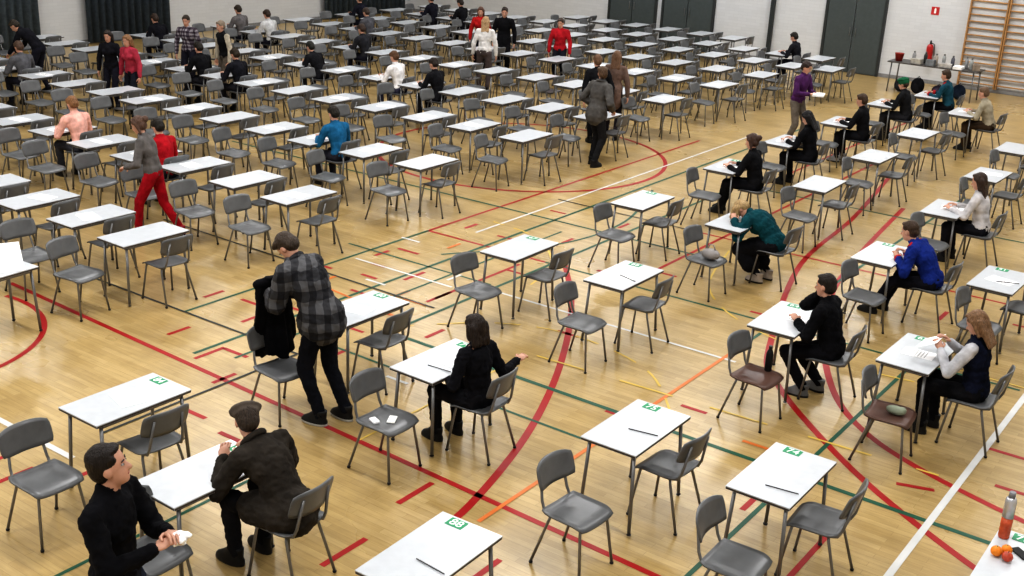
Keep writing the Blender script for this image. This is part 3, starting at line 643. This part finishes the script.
person('standing person in a green top near the wall',-22.6,12.9,-60,sit=False,top=(.02,.14,.10),bottom=(.02,.02,.03),hair=(.04,.03,.02),sc=.95)
person('standing person in dark clothes bending over a desk',-21.9,14.0,-150,sit=False,lean=38,hunch=15,hpitch=50,lw=(.6,.1,.8),rw=(.58,-.12,.8),top=(.015,.015,.02),bottom=(.02,.02,.03),hair=(.04,.03,.02))
for (x,y),sp in FS:
    person(sp['lab'],x+.47,y,sp.get('sit_yaw',180),lean=sp.get('lean',16),hpitch=28,top=sp['top'],bottom=sp['bottom'],hair=sp['hair'])
# ------------------------------------------------------------ extras
def coatfn(B):
    n=40
    def col(cx,cy,w0,w1,d0,d1,z0,z1,k,ph,lean):
        secs=[]
        for j in range(11):
            t=j/10; z=z0+(z1-z0)*t; w=w0+(w1-w0)*t**.8; d=d0+(d1-d0)*t; A=.05+.20*t
            ring=[]
            for i in range(n):
                th=2*PI*i/n; f=1+A*math.sin(k*th+ph+1.4*t)
                ring.append(V((cx+lean*t+w*f*math.cos(th),cy+d*f*math.sin(th)+.02*math.sin(5*t+ph),z+(.05*math.sin(2*th+ph) if j==10 else 0))))
            secs.append(ring)
        rings(B,secs,0)
    col(0,0,.07,.17,.05,.085,1.26,.50,6,.3,.0)
    col(.13,.05,.05,.055,.045,.045,1.18,.62,3,1.,.05)
    col(-.12,-.02,.045,.05,.04,.045,1.16,.72,3,2.,-.04)
    capsule(B,(-.14,0,1.20),(.15,.02,1.22),.045,.05)
bm=bmesh.new(); coatfn(bm)
obj('coat',remesh(bm,'coat',.011,[cm((.008,.008,.010))],.02,1),loc=(-7.55,6.97,0),rz=1.2,label='black coat held by the person in plaid',category='coat')
def bottle(nm,lab,x,y,z,c1,c2,h=.24,r=.034,band=None,rough=.2):
    o=mk(nm,lambda B:rings(B,[[V((rr*math.cos(2*PI*i/16),rr*math.sin(2*PI*i/16),zz)) for i in range(16)] for rr,zz in((r*.9,0),(r,.01),(r,h*.68),(r*.8,h*.78),(r*.45,h*.86),(r*.42,h*.9))]),[mat(nm+'_body_%d'%int(c1[0]*999),c1,rough)],loc=(x,y,z),label=lab,category='bottle')
    mk('bottle_cap',lambda B:capsule(B,(0,0,h*.88),(0,0,h),r*.52,r*.5,12,0,2,False),[mat('cap_%d'%int(c2[0]*999),c2,.4)],parent=o)
bottle('drink_bottle','black drink bottle standing on a chair seat',-3.84,9.85,.462,(.006,.006,.007),(.03,.03,.03),.26,.035,None,.55)
def pb(B):
    r=.038
    rings(B,[[V((rr*math.cos(2*PI*i/20),rr*math.sin(2*PI*i/20),zz)) for i in range(20)] for rr,zz in((r*.9,0),(r,.012),(r,.07),(r*.93,.08),(r,.09),(r,.16))],1)
    rings(B,[[V((rr*math.cos(2*PI*i/20),rr*math.sin(2*PI*i/20),zz)) for i in range(20)] for rr,zz in((r*1.02,.16),(r*1.02,.28),(r*.9,.30),(r*.7,.31))],0)
bt=mk('drink_flask',pb,[mat('grey_metallic_shell',(.55,.55,.56),.25,.6,.1,20),mat('orange_red_drink',(.50,.10,.04),.15,0,.25,25)],loc=(-1.17,7.70,.731),label='tall silver flask with orange red lower part',category='flask')
mk('flask_cap',lambda B:capsule(B,(0,0,.31),(0,0,.35),.024,.021,16,0,2,False),[mat('cap_grey',(.20,.20,.21),.4)],parent=bt)
def orange(x,y,z=.732,r=.035):
    o=mk('orange',lambda B:ell(B,(0,0,r*.95),(r,r,r*.94)),[mat('orange_peel',(.80,.26,.02),.5,0,.1,60,.2)],loc=(x,y,z),label='orange fruit lying on a white desk',category='orange',group='oranges on the desk')
    mk('stem',lambda B:capsule(B,(0,0,r*1.85),(0,0,r*1.95),.004,.003,6),[M_green],parent=o)
orange(-1.15,7.42,.731,.038); orange(-1.10,7.485,.731,.036)
mk('apple',lambda B:(ell(B,(0,0,.034),(.037,.037,.033)),capsule(B,(0,0,.06),(.004,0,.078),.003,.002,6,1)),[mat('apple_red',(.50,.08,.04),.35,0,.3,20),M_rub],loc=(-1.075,7.40,.731),label='small red apple lying on a white desk',category='apple')
mk('phone',lambda B:box(B,(0,0,.006),(.07,.14,.012),0,.004),[M_rub],loc=(-1.02,7.55,.731),rz=.9,label='black phone lying on a white desk',category='phone')
mk('snack_box',lambda B:(box(B,(0,0,.02),(.11,.08,.04),0,.006),box(B,(0,0,.042),(.10,.07,.004),1)),[mat('green_wrap',(.25,.42,.10),.5),M_wht],loc=(-.88,7.58,.731),rz=.3,label='small green snack box on a desk',category='box')
mk('tissue_pack',lambda B:box(B,(0,0,.02),(.14,.09,.04),0,.012),[M_paper],loc=(-.92,7.22,.731),rz=.2,label='white tissue pack lying on a desk',category='tissue pack')
def pouch(B):
    ell(B,(0,0,.04),(.09,.05,.04)); ell(B,(.05,.01,.05),(.04,.04,.03))
mk('pencil_pouch',pouch,[mat('pouch',(.25,.28,.21),.7)],loc=(-2.56,9.73,.46),label='pale green pouch on a brown chair seat',category='pouch')
mk('phone',lambda B:box(B,(0,0,.006),(.07,.13,.012),0,.004),[M_wht],loc=(-5.84,6.70,.462),rz=.5,label='white phone lying on a chair seat',category='phone')
mk('tissue_pack',lambda B:box(B,(0,0,.012),(.06,.10,.024),0,.008),[M_paper],loc=(-5.93,6.58,.462),rz=1.2,label='white tissue pack lying on a chair seat',category='tissue pack')
bm=bmesh.new()
for q in range(9): 
    a_=q*2.4; ell(bm,(.035*math.cos(a_)*(q%3)/2,.03*math.sin(a_)*(q%3)/2,.02+.008*q),(.035,.02+.004*(q%3),.012+.006*(q%2)),Matrix.Rotation(a_,3,'Z')@Matrix.Rotation(.6*(q%4),3,'X'),8,6)
obj('crumpled_wrapping',remesh(bm,'crumpled_wrapping',.007,[M_paper],.02,0,None,.03),loc=(-4.66,3.58,1.24),label='crumpled white wrapping held in both hands',category='wrapping')
mk('carrier_bag',lambda B:(ell(B,(0,0,.07),(.12,.09,.07)),tube(B,[(-.05,0,.13),(-.02,0,.19),(.03,0,.19),(.06,0,.12)],.008)),[mat('bag_plastic',(.30,.28,.27),.5)],loc=(-5.82,12.56,.462),label='pale plastic bag lying on a chair seat',category='bag')
def held(B): 
    R=Matrix.Rotation(math.radians(-28),3,'Y'); box(B,(0,0,0),(.21,.297,.002),0,0,R)
mk('exam_paper',held,[M_paper],loc=(S[11][0]-.47,S[11][1],.90),label='white exam sheet held up by the seated reader',category='paper',group='exam papers on desks')
def sheet(B):
    R=Matrix.Rotation(math.radians(45),3,'Y'); box(B,(0,0,.125),(.34,.34,.003),0,0,R)
mk('paper_sheet',sheet,[M_paper],loc=(-10.78,6.28,.73),rz=-.40,label='large white sheet propped at a slant on a desk',category='paper')
# curtains on the far side wall
def curtain(nm,y0,y1,c,z0=.05,z1=5.8):
    def fn(B):
        n=int((y1-y0)*22); secs=[]
        for zz in(z0,z1):
            secs.append([B.verts.new(V((XL+.16+.05*math.sin(i*1.25)+.02*math.sin(i*.31),y0+(y1-y0)*i/n,zz))) for i in range(n+1)])
        for i in range(n):
            f=B.faces.new((secs[0][i],secs[0][i+1],secs[1][i+1],secs[1][i])); f.smooth=True
    o=mk('curtain',fn,[mat('curtain_'+nm,c,.9,0,.2)],label=nm+' floor length curtain hanging on the wall',category='curtain')
    so=o.modifiers.new('s','SOLIDIFY'); so.thickness=.01
curtain('dark blue grey',18.6,21.3,(.055,.075,.10)); curtain('blue grey',27.3,31.2,(.07,.095,.12)); curtain('pale blue grey',10.5,17.2,(.10,.13,.16),.05)
# wall bars
M_bar=mat('wall_bar_wood',(.42,.24,.10),.5,0,.15,8)
for i in range(3):
    x0=-8.15+i*.95
    r=obj('wall_bars',None,loc=(x0,YB-.10,0),label='wooden gymnastics wall bars fixed to the wall',category='wall bars',group='gymnastics wall bars')
    for xx in(0,.90): mk('upright',lambda B:box(B,(xx,0,1.4),(.035,.12,2.6),0,.004),[M_bar],parent=r)
    for j in range(15): mk('bar',lambda B:capsule(B,(.02,-.03,.2+j*.17),(.88,-.03,.2+j*.17),.018,.018,8,0,2),[M_bar],parent=r)
# table by the wall with things
tb=obj('serving_table',None,loc=(-8.3,29.7,0),label='long dark table with steel legs by the wall',category='table')
mk('tabletop',lambda B:box(B,(0,0,.74),(2.2,.7,.03),0,.005),[mat('dark_grey_top',(.08,.075,.07),.4)],parent=tb)
for sx in(-1,1):
    for sy in(-1,1): mk('leg',lambda B:tube(B,[(sx*1.0,sy*.3,.72),(sx*1.02,sy*.32,0)],.018),[M_steel],parent=tb)
for i,(dx,c) in enumerate([(-.55,(.3,.3,.3)),(-.3,(.05,.05,.05)),(.0,(.4,.35,.3)),(.15,(.35,.36,.35)),(.4,(.1,.1,.12)),(.7,(.3,.05,.04)),(.85,(.35,.35,.3))]):
    bottle('bottle','drink bottle standing on the long table',-8.3+dx,29.65+.12*(i%2),.756,c,(.1,.1,.1),.28,.045)
mk('bucket',lambda B:rings(B,[[V((rr*math.cos(2*PI*i/20),rr*math.sin(2*PI*i/20),zz)) for i in range(20)] for rr,zz in((.08,0),(.11,.18),(.12,.19),(.105,.185),(.075,.02))]),[mat('bucket_red',(.28,.03,.02),.5)],loc=(-9.2,29.6,.756),label='small red plastic bucket standing on the long table',category='bucket')
for dx,dy,c,s_ in((-.42,-.2,(.40,.38,.34),(.26,.18,.12)),(.28,-.2,(.45,.43,.40),(.30,.20,.09)),(-.08,-.22,(.20,.21,.22),(.2,.16,.14)),(.98,-.1,(.3,.25,.2),(.16,.2,.15))):
    mk('cardboard_box',lambda B:(box(B,(0,0,s_[2]/2),s_,0,.006),box(B,(0,0,s_[2]+.003),(s_[0]*.96,s_[1]*.3,.004),0)),[cm(c)],loc=(-8.3+dx,29.7+dy,.756),rz=dx*.4,label='pale box standing on the long table',category='box',group='pale boxes on the long table')
for dx,dy,c,hh in((-.75,-.1,(.03,.03,.035),.34),(-.35,-.05,(.02,.02,.025),.40),(.2,-.15,(.05,.04,.06),.30),(.65,0,(.02,.03,.05),.36)):
    def bp(B): 
        ell(B,(0,0,hh*.5),(.17,.13,hh*.5)); ell(B,(0,-.11,hh*.38),(.11,.06,hh*.28)); tube(B,[(-.04,.02,hh*.95),(0,.02,hh*1.08),(.04,.02,hh*.95)],.01)
    mk('backpack',bp,[cm(c)],loc=(-8.3+dx,29.7+dy,0),label='dark backpack standing on the floor under a table',category='backpack',group='backpacks under the long table')
mk('paper_stack',lambda B:[box(B,(.004*(q%3),.003*(q%2),.006+.012*q),(.21,.30,.011)) for q in range(6)],[M_paper],loc=(-7.70,29.5,.756),label='stack of white papers on the long table',category='paper stack')
ex=mk('fire_extinguisher',lambda B:(capsule(B,(0,0,.15),(0,0,.5),.09,.085,16,0,4),capsule(B,(0,0,.58),(0,0,.66),.03,.02,10,1),tube(B,[(.0,0,.62),(.1,0,.58),(.13,0,.3)],.012,8,1),box(B,(0,.085,.4),(.06,.03,.3),1)),[mat('ext_red',(.42,.02,.02),.3),M_rub],loc=(-9.0,YB-.10,.45),label='red fire extinguisher mounted on the wall',category='fire extinguisher')
sg=mk('wall_sign',lambda B:box(B,(0,0,0),(.2,.012,.2)),[mat('sign_red',(.50,.03,.03),.5)],loc=(-9.05,YB-.006,1.87),label='small red square safety sign on the wall',category='sign')
mk('sign_pictogram',lambda B:(box(B,(0,-.008,-.01),(.05,.004,.11),0),box(B,(.0,-.008,.06),(.03,.004,.03),0)),[M_wht],parent=sg)
